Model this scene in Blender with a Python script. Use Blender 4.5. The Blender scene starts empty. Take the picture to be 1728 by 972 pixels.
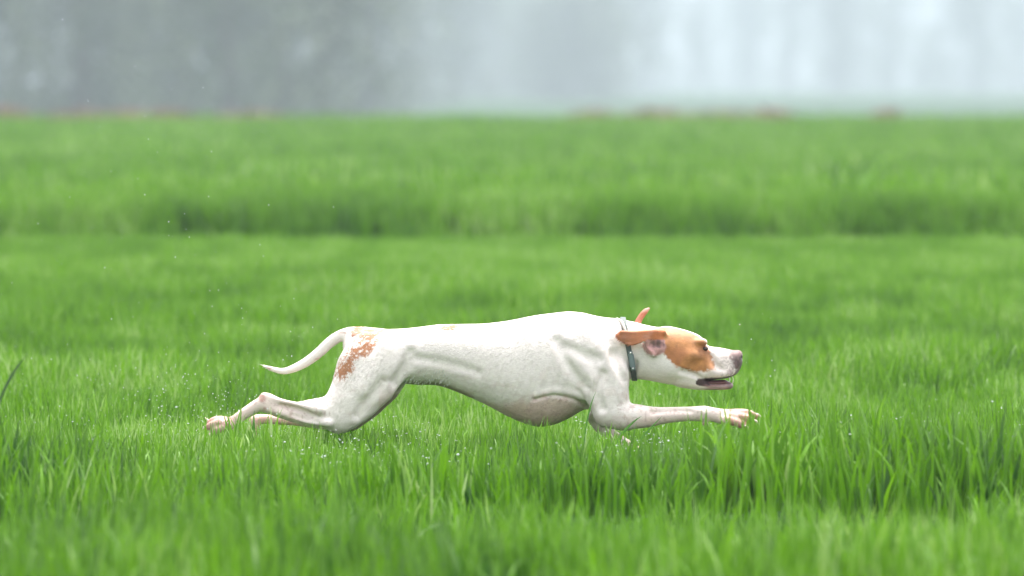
import bpy, bmesh, math, random, time
import numpy as np
from mathutils import Vector, Matrix

rng = np.random.default_rng(7)
random.seed(7)
S = bpy.context.scene
C = S.collection
R = math.radians

# ------------------------------------------------------------------ camera, sky, sun, exposure
FPX, D, HC, YH = 19200.0, 30.0, 1.023, 135.0        # focal length in photo pixels, distance to the dog, lens height, eye level row
cam = bpy.data.cameras.new('camera')
co = bpy.data.objects.new('camera', cam); C.objects.link(co)
co.location = (0, 0, HC)
co.rotation_euler = (math.pi / 2 - math.atan((486 - YH) / FPX), 0, 0)
cam.sensor_width = 36; cam.lens = 400
cam.clip_start = 0.5; cam.clip_end = 9000
cam.dof.use_dof = True; cam.dof.focus_distance = D - 0.06; cam.dof.aperture_fstop = 7.2
S.camera = co

SUN_EL, SUN_AZ = 74.0, 20.0
w = bpy.data.worlds.new('World'); S.world = w; w.use_nodes = True
nt = w.node_tree; nt.nodes.clear()
sky = nt.nodes.new('ShaderNodeTexSky'); sky.sky_type = 'NISHITA'; sky.sun_disc = False
sky.sun_elevation = R(SUN_EL); sky.sun_rotation = R(SUN_AZ)
sky.air_density = 1.0; sky.dust_density = 4.0; sky.ozone_density = 1.0
hs = nt.nodes.new('ShaderNodeHueSaturation'); hs.inputs['Saturation'].default_value = 0.26
bg = nt.nodes.new('ShaderNodeBackground'); bg.inputs['Strength'].default_value = 0.15
wo = nt.nodes.new('ShaderNodeOutputWorld')
nt.links.new(sky.outputs[0], hs.inputs['Color']); nt.links.new(hs.outputs[0], bg.inputs[0]); nt.links.new(bg.outputs[0], wo.inputs[0])

sl = bpy.data.lights.new('sun', 'SUN'); sl.energy = 1.5; sl.angle = R(14); sl.color = (1.0, 0.96, 0.90)
so = bpy.data.objects.new('sun', sl); C.objects.link(so)
az = R(SUN_AZ)
sdir = Vector((math.sin(az) * math.cos(R(SUN_EL)), math.cos(az) * math.cos(R(SUN_EL)), math.sin(R(SUN_EL))))
so.rotation_euler = sdir.to_track_quat('Z', 'Y').to_euler(); so.location = (0, 0, 40)

S.view_settings.view_transform = 'Standard'; S.view_settings.look = 'None'
S.view_settings.exposure = 2.08; S.view_settings.gamma = 1.0
cy = S.cycles
cy.max_bounces = 7; cy.diffuse_bounces = 3; cy.glossy_bounces = 2; cy.transmission_bounces = 4
cy.transparent_max_bounces = 6; cy.volume_bounces = 2; cy.use_denoising = True
cy.caustics_reflective = False; cy.caustics_refractive = False
cy.sample_clamp_indirect = 6.0

# ------------------------------------------------------------------ helpers
def tag(o, label=None, cat=None, group=None, kind=None):
    if label: o['label'] = label
    if cat: o['category'] = cat
    if group: o['group'] = group
    if kind: o['kind'] = kind
    return o

def empty(name, loc):
    o = bpy.data.objects.new(name, None); C.objects.link(o); o.location = loc
    o.empty_display_size = 0.1
    return o

def link_mesh(name, me, parent=None, mat=None):
    o = bpy.data.objects.new(name, me); C.objects.link(o)
    if mat and not me.materials: me.materials.append(mat)
    if parent:
        o.parent = parent
        o.matrix_parent_inverse = Matrix.Translation(-Vector(parent.location))
    return o

def np_mesh(name, V, F, smooth=True):
    """V (n,3), F (m,k) with constant k."""
    V = np.asarray(V, np.float32); F = np.asarray(F, np.int32)
    me = bpy.data.meshes.new(name); k = F.shape[1]
    me.vertices.add(len(V)); me.vertices.foreach_set('co', V.ravel())
    me.loops.add(F.size); me.loops.foreach_set('vertex_index', F.ravel())
    me.polygons.add(len(F))
    me.polygons.foreach_set('loop_start', np.arange(0, F.size, k, dtype=np.int32))
    me.polygons.foreach_set('loop_total', np.full(len(F), k, np.int32))
    me.polygons.foreach_set('use_smooth', np.full(len(F), smooth, bool))
    me.update(calc_edges=True); me.validate()
    return me

def hash3(i, j, k, seed):
    n = (i.astype(np.int64) * 374761393 + j.astype(np.int64) * 668265263 + k.astype(np.int64) * 2147483647 + seed * 974634599) & 0xffffffff
    n = ((n ^ (n >> 13)) * 1274126177) & 0xffffffff
    n = n ^ (n >> 16)
    return (n & 0xffff) / 65535.0

def vnoise(x, y, z, seed=0):
    x, y, z = np.broadcast_arrays(np.asarray(x, float), np.asarray(y, float), np.asarray(z, float))
    i, j, k = np.floor(x), np.floor(y), np.floor(z)
    fx, fy, fz = x - i, y - j, z - k
    fx, fy, fz = fx*fx*(3-2*fx), fy*fy*(3-2*fy), fz*fz*(3-2*fz)
    r = 0
    for a in (0, 1):
        for b in (0, 1):
            for c in (0, 1):
                wgt = (fx if a else 1-fx) * (fy if b else 1-fy) * (fz if c else 1-fz)
                r = r + wgt * hash3(i+a, j+b, k+c, seed)
    return r

def sstep(a, b, x):
    t = np.clip((np.asarray(x, float) - a) / (b - a), 0, 1)
    return t * t * (3 - 2 * t)

def new_mat(name):
    m = bpy.data.materials.new(name); m.use_nodes = True
    n = m.node_tree; b = n.nodes['Principled BSDF']
    return m, n, b

def simple_mat(name, col, rough=0.6, var=0.25, scale=60.0, bump=0.0, **kw):
    m, n, b = new_mat(name)
    tc = n.nodes.new('ShaderNodeTexCoord')
    no = n.nodes.new('ShaderNodeTexNoise'); no.inputs['Scale'].default_value = scale; no.inputs['Detail'].default_value = 4
    mp = n.nodes.new('ShaderNodeMix'); mp.data_type = 'RGBA'
    mp.inputs['A'].default_value = (*[c * (1 - var) for c in col], 1); mp.inputs['B'].default_value = (*[min(1, c * (1 + var)) for c in col], 1)
    n.links.new(tc.outputs['Object'], no.inputs['Vector']); n.links.new(no.outputs['Fac'], mp.inputs['Factor'])
    n.links.new(mp.outputs['Result'], b.inputs['Base Color'])
    b.inputs['Roughness'].default_value = rough
    for k, v in kw.items(): b.inputs[k].default_value = v
    if bump:
        bu = n.nodes.new('ShaderNodeBump'); bu.inputs['Strength'].default_value = bump; bu.inputs['Distance'].default_value = 0.002
        n.links.new(no.outputs['Fac'], bu.inputs['Height']); n.links.new(bu.outputs[0], b.inputs['Normal'])
    return m

# photo pixel on the dog's plane (plus sideways offset in the same unit, negative = towards the lens) -> metres
PX = D / FPX
def W(px, py, oy=0.0):
    return np.stack([(np.asarray(px, float) - 864) * PX + 0*np.asarray(oy, float), D + np.asarray(oy, float) * PX + 0*np.asarray(px, float),
                     HC - (np.asarray(py, float) - YH) * PX + 0*np.asarray(oy, float)], -1)

# ------------------------------------------------------------------ terrain
FIELD_END = 205.0
def ground_z(x, d):
    x = np.asarray(x, float); d = np.asarray(d, float)
    z = 0.0 - 0.05 * sstep(67.4, 68.2, d) + 0.11 * sstep(68.5, 70.5, d)
    z = z - 0.06 * sstep(80, 84, d) + 0.06 * sstep(90, 94, d) - 0.06 * sstep(112, 118, d) + 0.06 * sstep(126, 134, d)
    z = z - 0.04 * sstep(23.8, 24.6, d) * (1 - sstep(26, 26.9, d))
    z = z + 0.02 * np.sin(x * 0.35 + d * 0.05) * sstep(34, 50, d) * (1 - sstep(54, 62, d)) + 0.07 * sstep(140, 200, d)
    e = FIELD_END + 0.12 * x
    z = z - 2.6 * sstep(e + 2, e + 26, d)
    z = z + 0.9 * sstep(700, 1300, d)
    return z

ys = np.unique(np.concatenate([np.arange(-60, 20, 4.0), np.arange(20, 130, 0.6), np.arange(130, 260, 2.0), np.arange(260, 900, 20.0), np.arange(900, 4901, 100.0)]))
xs = np.unique(np.concatenate([-np.geomspace(12, 1500, 26), np.arange(-12, 12.1, 1.0), np.geomspace(12, 1500, 26)]))
GX, GY = np.meshgrid(xs, ys)
GV = np.stack([GX, GY, ground_z(GX, GY)], -1).reshape(-1, 3)
nx_, ny_ = len(xs), len(ys)
ii, jj = np.meshgrid(np.arange(nx_ - 1), np.arange(ny_ - 1))
q = (jj * nx_ + ii).ravel()
gm, gn, gb = new_mat('field_soil')
tc = gn.nodes.new('ShaderNodeTexCoord'); no = gn.nodes.new('ShaderNodeTexNoise'); no.inputs['Scale'].default_value = 2.0; no.inputs['Detail'].default_value = 8
cr = gn.nodes.new('ShaderNodeValToRGB')
cr.color_ramp.elements[0].position = 0.3; cr.color_ramp.elements[0].color = (0.012, 0.030, 0.008, 1)
cr.color_ramp.elements[1].position = 0.7; cr.color_ramp.elements[1].color = (0.028, 0.065, 0.014, 1)
gn.links.new(tc.outputs['Object'], no.inputs['Vector']); gn.links.new(no.outputs['Fac'], cr.inputs['Fac']); gn.links.new(cr.outputs[0], gb.inputs['Base Color'])
gb.inputs['Roughness'].default_value = 1.0; gb.inputs['Specular IOR Level'].default_value = 0.0
bu = gn.nodes.new('ShaderNodeBump'); bu.inputs['Strength'].default_value = 0.6; bu.inputs['Distance'].default_value = 0.03
gn.links.new(no.outputs['Fac'], bu.inputs['Height']); gn.links.new(bu.outputs[0], gb.inputs['Normal'])
go = link_mesh('ground', np_mesh('ground', GV, np.stack([q, q+1, q+nx_+1, q+nx_], -1)), None, gm)
tag(go, kind='structure')

# ------------------------------------------------------------------ grass
def blade_mat(name, dark, light, pale, rough):
    m, n, b = new_mat(name)
    at = n.nodes.new('ShaderNodeAttribute'); at.attribute_type = 'INSTANCER'; at.attribute_name = 'tint'
    al = n.nodes.new('ShaderNodeAttribute'); al.attribute_type = 'GEOMETRY'; al.attribute_name = 'along'
    ab = n.nodes.new('ShaderNodeAttribute'); ab.attribute_type = 'GEOMETRY'; ab.attribute_name = 'hue'
    add = n.nodes.new('ShaderNodeMath'); add.operation = 'MULTIPLY_ADD'; add.inputs[1].default_value = 0.5
    mul = n.nodes.new('ShaderNodeMath'); mul.operation = 'MULTIPLY'; mul.inputs[1].default_value = 0.55
    n.links.new(at.outputs['Fac'], add.inputs[0]); n.links.new(ab.outputs['Fac'], mul.inputs[0]); n.links.new(mul.outputs[0], add.inputs[2])
    cr = n.nodes.new('ShaderNodeValToRGB'); e = cr.color_ramp.elements
    e[0].position = 0.16; e[0].color = (*dark, 1)
    e[1].position = 0.80; e[1].color = (*light, 1)
    p = e.new(0.96); p.color = (*pale, 1)
    n.links.new(add.outputs[0], cr.inputs['Fac'])
    tip = n.nodes.new('ShaderNodeMix'); tip.data_type = 'RGBA'; tip.blend_type = 'MIX'
    pw = n.nodes.new('ShaderNodeMath'); pw.operation = 'POWER'; pw.inputs[1].default_value = 2.0
    n.links.new(al.outputs['Fac'], pw.inputs[0])
    ml = n.nodes.new('ShaderNodeMath'); ml.operation = 'MULTIPLY'; ml.inputs[1].default_value = 0.25
    n.links.new(pw.outputs[0], ml.inputs[0]); n.links.new(ml.outputs[0], tip.inputs['Factor'])
    n.links.new(cr.outputs[0], tip.inputs['A']); tip.inputs['B'].default_value = (*pale, 1)
    b.inputs['Roughness'].default_value = rough; b.inputs['Specular IOR Level'].default_value = 0.16
    n.links.new(tip.outputs['Result'], b.inputs['Base Color'])
    tr = n.nodes.new('ShaderNodeBsdfTranslucent')
    sat = n.nodes.new('ShaderNodeHueSaturation'); sat.inputs['Saturation'].default_value = 1.2; sat.inputs['Value'].default_value = 1.45
    n.links.new(tip.outputs['Result'], sat.inputs['Color']); n.links.new(sat.outputs[0], tr.inputs['Color'])
    mx = n.nodes.new('ShaderNodeMixShader'); mx.inputs[0].default_value = 0.25
    n.links.new(b.outputs[0], mx.inputs[1]); n.links.new(tr.outputs[0], mx.inputs[2])
    n.links.new(mx.outputs[0], n.nodes['Material Output'].inputs['Surface'])
    return m

GRASS = blade_mat('grass_blade', (0.005, 0.050, 0.002), (0.098, 0.248, 0.002), (0.25, 0.35, 0.13), 0.42)

def tuft_mesh(name, nb, spread, width, segs, seed, lean=0.35):
    """Blades about 1 unit tall, standing within `spread`."""
    r = np.random.default_rng(seed)
    V, F, al, hue = [], [], [], []
    for _ in range(nb):
        a = r.uniform(0, 2*math.pi); rad = spread * math.sqrt(r.uniform())
        bx, by = rad * math.cos(a), rad * math.sin(a)
        h = r.uniform(0.55, 1.05); az = r.uniform(0, 2*math.pi); le = abs(r.normal(0, lean)); bend = r.uniform(0.0, 1.0) ** 2.5 * 0.8
        w0 = width * r.uniform(0.7, 1.3); tw = r.uniform(-1.2, 1.2); hu = r.uniform(); fa = az + r.normal(0, 0.5)
        b0 = len(V); px, pz = 0.0, 0.0
        ang = le * 0.4
        for s in range(segs + 1):
            t = s / segs
            wd = w0 * (0.75 + 0.5 * t if t < 0.4 else 0.95 * (1 - ((t - 0.4) / 0.6) ** 1.7) + 0.04)
            ta = fa + tw * t
            cx, cyy = bx + px * math.cos(az), by + px * math.sin(az)
            sx, sy = -math.sin(ta) * wd, math.cos(ta) * wd
            V.append((cx - sx, cyy - sy, pz)); V.append((cx + sx, cyy + sy, pz))
            al += [t, t]; hue += [hu, hu]
            st = h / segs; ang2 = ang + le * t * 0.6 + bend * t * t * 1.6
            px += st * math.sin(ang2); pz += st * math.cos(ang2)
        for s in range(segs):
            F.append((b0+2*s, b0+2*s+1, b0+2*s+3, b0+2*s+2))
    me = np_mesh(name, V, F)
    for nme, dat in (('along', al), ('hue', hue)):
        me.attributes.new(nme, 'FLOAT', 'POINT').data.foreach_set('value', np.array(dat, np.float32))
    me.materials.append(GRASS)
    return me

def tuft_collection(name, n, **kw):
    col = bpy.data.collections.new(name)
    for i in range(n):
        o = bpy.data.objects.new('%s_%02d' % (name, i), tuft_mesh(name, seed=i * 13 + 5, **kw)); col.objects.link(o)
    return col

def scatter(name, pts, scl, rotz, tilt, tint, col, nvar):
    me = bpy.data.meshes.new(name); n = len(pts)
    me.vertices.add(n); me.vertices.foreach_set('co', np.asarray(pts, np.float32).ravel())
    rot = np.stack([tilt[:, 0], tilt[:, 1], rotz], -1).astype(np.float32)
    me.attributes.new('rot', 'FLOAT_VECTOR', 'POINT').data.foreach_set('vector', rot.ravel())
    me.attributes.new('scl', 'FLOAT_VECTOR', 'POINT').data.foreach_set('vector', np.asarray(scl, np.float32).ravel())
    me.attributes.new('pick', 'INT', 'POINT').data.foreach_set('value', rng.integers(0, nvar, n).astype(np.int32))
    me.attributes.new('tint', 'FLOAT', 'POINT').data.foreach_set('value', np.asarray(tint, np.float32))
    o = bpy.data.objects.new(name, me); C.objects.link(o)
    g = bpy.data.node_groups.new(name, 'GeometryNodeTree')
    g.interface.new_socket('Geometry', in_out='INPUT', socket_type='NodeSocketGeometry'); g.interface.new_socket('Geometry', in_out='OUTPUT', socket_type='NodeSocketGeometry')
    N = g.nodes; gi = N.new('NodeGroupInput'); go_ = N.new('NodeGroupOutput')
    ci = N.new('GeometryNodeCollectionInfo'); ci.inputs['Collection'].default_value = col
    ci.inputs['Separate Children'].default_value = True; ci.inputs['Reset Children'].default_value = True
    ip = N.new('GeometryNodeInstanceOnPoints'); ip.inputs['Pick Instance'].default_value = True
    def attr(nm, ty):
        a = N.new('GeometryNodeInputNamedAttribute'); a.data_type = ty; a.inputs['Name'].default_value = nm; return a.outputs['Attribute']
    er = N.new('FunctionNodeEulerToRotation')
    L = g.links.new
    L(gi.outputs[0], ip.inputs['Points']); L(ci.outputs[0], ip.inputs['Instance'])
    L(attr('pick', 'INT'), ip.inputs['Instance Index'])
    L(attr('rot', 'FLOAT_VECTOR'), er.inputs[0]); L(er.outputs[0], ip.inputs['Rotation'])
    L(attr('scl', 'FLOAT_VECTOR'), ip.inputs['Scale'])
    L(ip.outputs[0], go_.inputs[0])
    md = o.modifiers.new('grass', 'NODES'); md.node_group = g
    return o

def field_points(d0, d1, dens, margin):
    """even random points on the wedge the lens can see from d0 to d1, with a margin on both sides"""
    hw = lambda d: d * 0.0455 + margin
    n = int((hw(d0) + hw(d1)) * (d1 - d0) * dens)
    d = rng.uniform(d0, d1, int(n * 1.6)); x = rng.uniform(-1, 1, len(d)) * hw(d1)
    k = np.abs(x) < hw(d); d, x = d[k][:n], x[k][:n]
    return x, d

def grass_height(x, d):
    h = np.where(d < 25.6, 0.165, 0.188 - 0.090 * sstep(27.0, 28.9, d) + 0.035 * sstep(30.6, 34, d))
    h = h - 0.012 * sstep(36, 45, d)
    h = h + 0.078 * np.exp(-((x - 0.12) / .15) ** 4) * np.exp(-((d - 29.3) / .5) ** 2)
    h = h + 0.035 * np.exp(-((x + 0.67) / .09) ** 4) * np.exp(-((d - 29.4) / .4) ** 2)
    am = 1 - 0.7 * sstep(50, 62, d)
    h = h * (1 + am * 0.6 * (vnoise(x * 1.6, d * 0.7, 0, 3) - .5)) * (1 + am * 0.6 * (vnoise(x * 5, d * 1.6, 0, 4) - .5))
    h = h * (1 + 1.25 * sstep(68, 69, d) - 0.45 * sstep(74, 92, d) - 0.55 * np.exp(-((d - 84) / 3.5) ** 2) - 0.3 * np.exp(-((d - 97) / 3) ** 2) - 0.5 * np.exp(-((d - 117) / 6) ** 2) - 0.4 * np.exp(-((d - 150) / 8) ** 2))
    return h

def tint_at(x, d):
    t = 0.6 * vnoise(x * 1.1, d * 0.4, 0, 11) + 0.75 * vnoise(x * 5, d * 0.8, 0, 12) + 0.55 * rng.uniform(0, 1, len(x)) - 0.42
    t = t + 0.26 * sstep(28.6, 31, d) * (1 - sstep(36, 42, d)) + 0.26 * sstep(44, 60, d) * (1 - .5 * sstep(68, 72, d)) + 0.3 * (vnoise(x * .15, d * .3, 0, 14) - .5) * sstep(70, 80, d)
    return np.clip(t, 0, 1)

NV = 8
colA = tuft_collection('tuft_near', NV, nb=15, spread=0.45, width=0.022, segs=5, lean=0.24)
colB = tuft_collection('tuft_mid', NV, nb=20, spread=0.6, width=0.026, segs=3, lean=0.34)
colC = tuft_collection('tuft_far', NV, nb=60, spread=2.2, width=0.075, segs=2, lean=0.45)

def plant(name, d0, d1, dens, margin, col, gap=True):
    x, d = field_points(d0, d1, dens, margin)
    h = grass_height(x, d)
    keep = np.ones(len(x), bool)
    if gap:                                           # the thin strip between the two drilled beds in front of the dog
        g = sstep(23.9, 24.5, d) * (1 - sstep(26.0, 26.7, d))
        keep &= rng.uniform(0, 1, len(x)) > 0.42 * g
        h = h * (1 - 0.3 * g)
    g2 = sstep(67.3, 67.8, d) * (1 - sstep(69.4, 70, d)); keep &= rng.uniform(0, 1, len(x)) > 0.9 * g2
    h = h * (1 - 0.5 * g2)
    keep &= vnoise(x * 2.2, d * 1.4, 0, 21) > 0.14
    keep &= (vnoise(x * 9, d * 4, 0, 22) > 0.27) | (d > 29.2)
    e = FIELD_END + 0.12 * x
    keep &= d < e + 4
    x, d, h = x[keep], d[keep], h[keep]
    n = len(x)
    z = ground_z(x, d) - 0.004
    s = np.stack([h * rng.uniform(0.85, 1.15, n), h * rng.uniform(0.85, 1.15, n), h * rng.uniform(0.8, 1.2, n)], -1)
    o = scatter(name, np.stack([x, d, z], -1), s, rng.uniform(0, 6.283, n), rng.normal(0, 0.10, (n, 2)), tint_at(x, d), col, NV)
    tag(o, kind='stuff'); return n

ng = [plant('grass', 20.0, 28.6, 115, 1.3, colA), plant('grass', 28.6, 42.0, 210, 1.3, colA),
      plant('grass', 42.0, 72.0, 120, 1.8, colB),
      plant('grass', 69.9, 72.2, 160, 1.8, colB),
      plant('grass', 72.0, 215.0, 7.5, 3.0, colC, gap=False)]
print('grass instances', ng)

# a few long stems that rise above the sward where the photograph shows them
def ribbon(name, pts, width, mat, tint=0.3):
    P = np.array(pts, float); n = len(P); V = []; F = []
    T = np.gradient(P, axis=0); T /= np.linalg.norm(T, axis=1)[:, None]
    side = np.cross(T, np.array([0.25, 1, 0.1])); side /= np.linalg.norm(side, axis=1)[:, None]
    up = np.cross(side, T)
    for i in range(n):
        t = i / (n - 1); wd = width * (0.6 + 0.9 * t if t < 0.4 else (1 - ((t - 0.4) / 0.6) ** 2) * 0.96 + 0.02)
        V += [P[i] - side[i] * wd, P[i] - up[i] * wd * 0.25, P[i] + side[i] * wd]
    for i in range(n - 1):
        for k in (0, 1): F.append((3*i+k, 3*i+k+1, 3*i+k+4, 3*i+k+3))
    return np_mesh(name, V, F)

def at(px, py, d):
    return np.array([(px - 864) * d / FPX, d, HC - (py - YH) * d / FPX])

def bez(a, b, c, n=10):
    t = np.linspace(0, 1, n)[:, None]
    return (1-t)**2 * a + 2*t*(1-t) * b + t*t * c

dark_blade = simple_mat('dark_stem', (0.018, 0.06, 0.012), 0.5, 0.3, 20)
pale_blade = simple_mat('pale_blade', (0.22, 0.36, 0.12), 0.4, 0.2, 30)
green_blade = simple_mat('green_blade', (0.06, 0.20, 0.006), 0.45, 0.3, 20)
for nme, a, b, c, wd, mt, lab in (
    ('grass_stem', at(-8, 700, 26.2), at(8, 640, 26.2), at(46, 598, 26.2), 0.0032, dark_blade, 'dark slanting grass stem standing tall at the left edge of the field'),
    ('grass_stem', at(1560, 1040, 21.5), at(1600, 945, 21.5), at(1672, 938, 21.5), 0.008, pale_blade, 'pale blurred grass blade bending over in the bottom right foreground'),
    ('grass_stem', at(706, 905, 25.0), at(730, 880, 25.0), at(768, 884, 25.0), 0.0045, pale_blade, 'short pale bent grass blade lying level below the belly of the dog'),
    ('grass_stem', at(872, 908, 25.5), at(862, 885, 25.5), at(838, 858, 25.5), 0.0045, pale_blade, 'pale grass blade leaning left in the dark gap below the dog'),
    ('grass_stem', at(1066, 760, 29.6), at(1085, 735, 29.6), at(1118, 702, 29.6), 0.003, green_blade, 'narrow green grass blade crossing in front of the outstretched foreleg'),
    ('grass_stem', at(1028, 770, 29.6), at(1050, 722, 29.6), at(1083, 702, 29.6), 0.004, green_blade, 'broad bright grass blade curving right in front of the elbow of the dog'),
    ('grass_stem', at(985, 760, 29.6), at(988, 700, 29.6), at(1006, 660, 29.6), 0.0024, green_blade, 'thin upright grass blade in front of the lower shoulder of the dog'),
    ('grass_stem', at(431, 770, 29.6), at(426, 730, 29.6), at(429, 692, 29.6), 0.0045, green_blade, 'broad upright grass blade in front of the hock of the stretched hind leg')):
    tag(link_mesh(nme, ribbon(nme, bez(a, b, c), wd, mt), None, mt), lab, 'grass stem')

# ------------------------------------------------------------------ the dog's body: one implicit surface, in photo pixels (x, sideways y, row z)
VX = 2.0
X0, X1, Y0, Y1, Z0, Z1 = 332.0, 1300.0, -92.0, 92.0, 508.0, 800.0
gx = np.arange(X0, X1, VX); gy = np.arange(Y0, Y1, VX); gz = np.arange(Z0, Z1, VX)
FLD = np.full((len(gx), len(gy), len(gz)), 60.0, np.float32)

def sl_(g, a, b):
    i = max(0, int(np.searchsorted(g, a)) - 1); j = min(len(g), int(np.searchsorted(g, b)) + 1)
    return slice(i, j)
def region(lo, hi):
    s = (sl_(gx, lo[0], hi[0]), sl_(gy, lo[1], hi[1]), sl_(gz, lo[2], hi[2]))
    return s, gx[s[0]][:, None, None].astype(np.float32), gy[s[1]][None, :, None].astype(np.float32), gz[s[2]][None, None, :].astype(np.float32)
def smin(a, b, k):
    h = np.clip(0.5 + 0.5 * (b - a) / k, 0, 1)
    return b * (1 - h) + a * h - k * h * (1 - h)
def put(s, d, k, sub=False):
    if sub: FLD[s] = -smin(-FLD[s], d, k)
    else: FLD[s] = smin(FLD[s], d, k)

def resample(P, m=6):
    P = np.array(P, float)
    if len(P) < 3: return P
    Q = np.vstack([2*P[0]-P[1], P, 2*P[-1]-P[-2]]); out = []
    for i in range(1, len(Q) - 2):
        for t in np.linspace(0, 1, m, endpoint=False):
            a, b, c, d = Q[i-1], Q[i], Q[i+1], Q[i+2]
            out.append(0.5*((2*b)+(-a+c)*t+(2*a-5*b+4*c-d)*t*t+(-a+3*b-3*c+d)*t**3))
    out.append(P[-1]); return np.array(out)

def chain(pts, k=6, sy=1.0, sz=1.0, sub=False, m=4):
    """tapered limb through (x, row, y, r) joints; sy/sz flatten the section sideways/vertically"""
    P = resample([(p[0], p[2], p[1], p[3]) for p in pts], m); P[:, 3] = np.maximum(P[:, 3], 0.6)
    r = P[:, 3].max(); pad = k + 5
    s, x, y, z = region((P[:,0].min()-r-pad, (P[:,1]).min()-r*max(sy,1)-pad, P[:,2].min()-r*max(sz,1)-pad), (P[:,0].max()+r+pad, P[:,1].max()+r*max(sy,1)+pad, P[:,2].max()+r*max(sz,1)+pad))
    best = None
    for a, b in zip(P[:-1], P[1:]):
        A = np.array([a[0], a[1]/sy, a[2]/sz]); B = np.array([b[0], b[1]/sy, b[2]/sz]); AB = B - A; L2 = max(float(AB @ AB), 1e-6)
        ux, uy, uz = x - A[0], y/sy - A[1], z/sz - A[2]
        t = np.clip((ux*AB[0] + uy*AB[1] + uz*AB[2]) / L2, 0, 1).astype(np.float32)
        d = np.sqrt((ux - t*AB[0])**2 + (uy - t*AB[1])**2 + (uz - t*AB[2])**2) - (a[3] + t*(b[3]-a[3]))
        best = d if best is None else np.minimum(best, d)
    put(s, best.astype(np.float32) * min(1.0, max(sy, 0.6), max(sz, 0.6)), k, sub)

def loft_x(tab, k, cy=0.0, p=2.2, zc=0.5):
    """tab rows: x, top row, bottom row, half width; section = superellipse, widest at fraction zc from the top"""
    T = np.array(tab, float)
    s, x, y, z = region((T[0,0]-k-6, cy-T[:,3].max()-k-6, T[:,1].min()-k-6), (T[-1,0]+k+6, cy+T[:,3].max()+k+6, T[:,2].max()+k+6))
    xs_ = x[:, 0, 0]; Q = resample(T, 8); o = np.argsort(Q[:, 0]); Q = Q[o]
    f = lambda c: np.interp(xs_, Q[:, 0], Q[:, c]).astype(np.float32)[:, None, None]
    top, bot, wd = f(1), f(2), np.maximum(f(3), 1.0)
    zcv = np.asarray(zc, float)
    zf = np.interp(xs_, T[:, 0], zcv).astype(np.float32)[:, None, None] if zcv.ndim else float(zcv)
    mid = top + (bot - top) * zf
    hh = np.where(z < mid, np.maximum(mid - top, 1), np.maximum(bot - mid, 1))
    q_ = (np.abs((y - cy) / wd) ** p + np.abs((z - mid) / hh) ** p) ** (1 / p)
    d = (q_ - 1) * np.minimum(wd, hh)
    over = np.maximum(T[0, 0] - x, x - T[-1, 0])
    d = np.maximum(d, over)
    put(s, d.astype(np.float32), k)

def loft_z(tab, k, p=2.2):
    """tab rows: row, x0, x1, centre y, half thickness y (a limb that runs vertically)"""
    T = np.array(tab, float)
    s, x, y, z = region((T[:,1].min()-k-6, (T[:,3]-T[:,4]).min()-k-6, T[0,0]-k-6), (T[:,2].max()+k+6, (T[:,3]+T[:,4]).max()+k+6, T[-1,0]+k+6))
    zs = z[0, 0, :]; Q = resample(T, 8)
    f = lambda c: np.interp(zs, Q[:, 0], Q[:, c]).astype(np.float32)[None, None, :]
    x0, x1, cyv, th = f(1), f(2), f(3), f(4)
    mx, hx = (x0 + x1) / 2, (x1 - x0) / 2
    q_ = (np.abs((x - mx) / hx) ** p + np.abs((y - cyv) / th) ** p) ** (1 / p)
    d = np.maximum((q_ - 1) * np.minimum(hx, th), np.maximum(T[0, 0] - z, z - T[-1, 0]))
    put(s, d.astype(np.float32), k)

def blob(c, r, k=6, sub=False):
    s, x, y, z = region(*[(c[0]+e*(r[0]+k+5), c[2]+e*(r[1]+k+5), c[1]+e*(r[2]+k+5)) for e in (-1, 1)])
    q_ = np.sqrt(((x-c[0])/r[0])**2 + ((y-c[2])/r[1])**2 + ((z-c[1])/r[2])**2)
    put(s, ((q_ - 1) * min(r)).astype(np.float32), k, sub)

# trunk
loft_x([(580, 568, 596, 14), (590, 559, 615, 30), (620, 554, 635, 46), (660, 555.5, 645, 51), (700, 553, 649, 49), (740, 548, 651, 46), (780, 547, 665, 49),
        (820, 546, 683, 56), (860, 541, 704, 62), (900, 533, 719, 66), (930, 529, 718, 67), (960, 526, 706, 66), (985, 528.5, 692, 60), (1010, 534, 688, 54),
        (1036, 538, 682, 45), (1054, 543, 668, 33), (1062, 555, 650, 20)], 4,
       zc=[.5, .5, .5, .5, .48, .48, .5, .5, .5, .48, .46, .45, .45, .45, .5, .5, .5])
# neck, skull
loft_x([(1006, 548, 640, 40), (1030, 541, 641, 43), (1060, 541.5, 639, 40), (1090, 548.5, 641.5, 38), (1110, 552, 645, 40), (1125, 550.5, 648, 42.5), (1140, 552.8, 650, 42),
        (1160, 558, 653, 38), (1178, 565, 656, 31), (1188, 573, 655, 26)], 6, zc=[.5, .5, .5, .5, .47, .45, .45, .45, .5, .5])
# muzzle
loft_x([(1174, 572, 641, 29), (1188, 579, 640, 27.5), (1198, 584.5, 640.5, 26), (1212, 586.5, 640, 25), (1227, 589, 638, 23.5), (1238, 591, 634.5, 22), (1246, 592, 628, 18.5), (1251, 595, 619, 13), (1253, 601, 611, 6)], 5, p=2.5,
       zc=[.6, .62, .62, .62, .6, .58, .5, .5, .5])
# lower jaw
chain([(1150, 640, 0, 14), (1178, 647.5, 0, 10), (1200, 650.2, 0, 8), (1220, 651, 0, 7), (1232, 650.8, 0, 5.8)], 4, sy=1.9)
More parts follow.
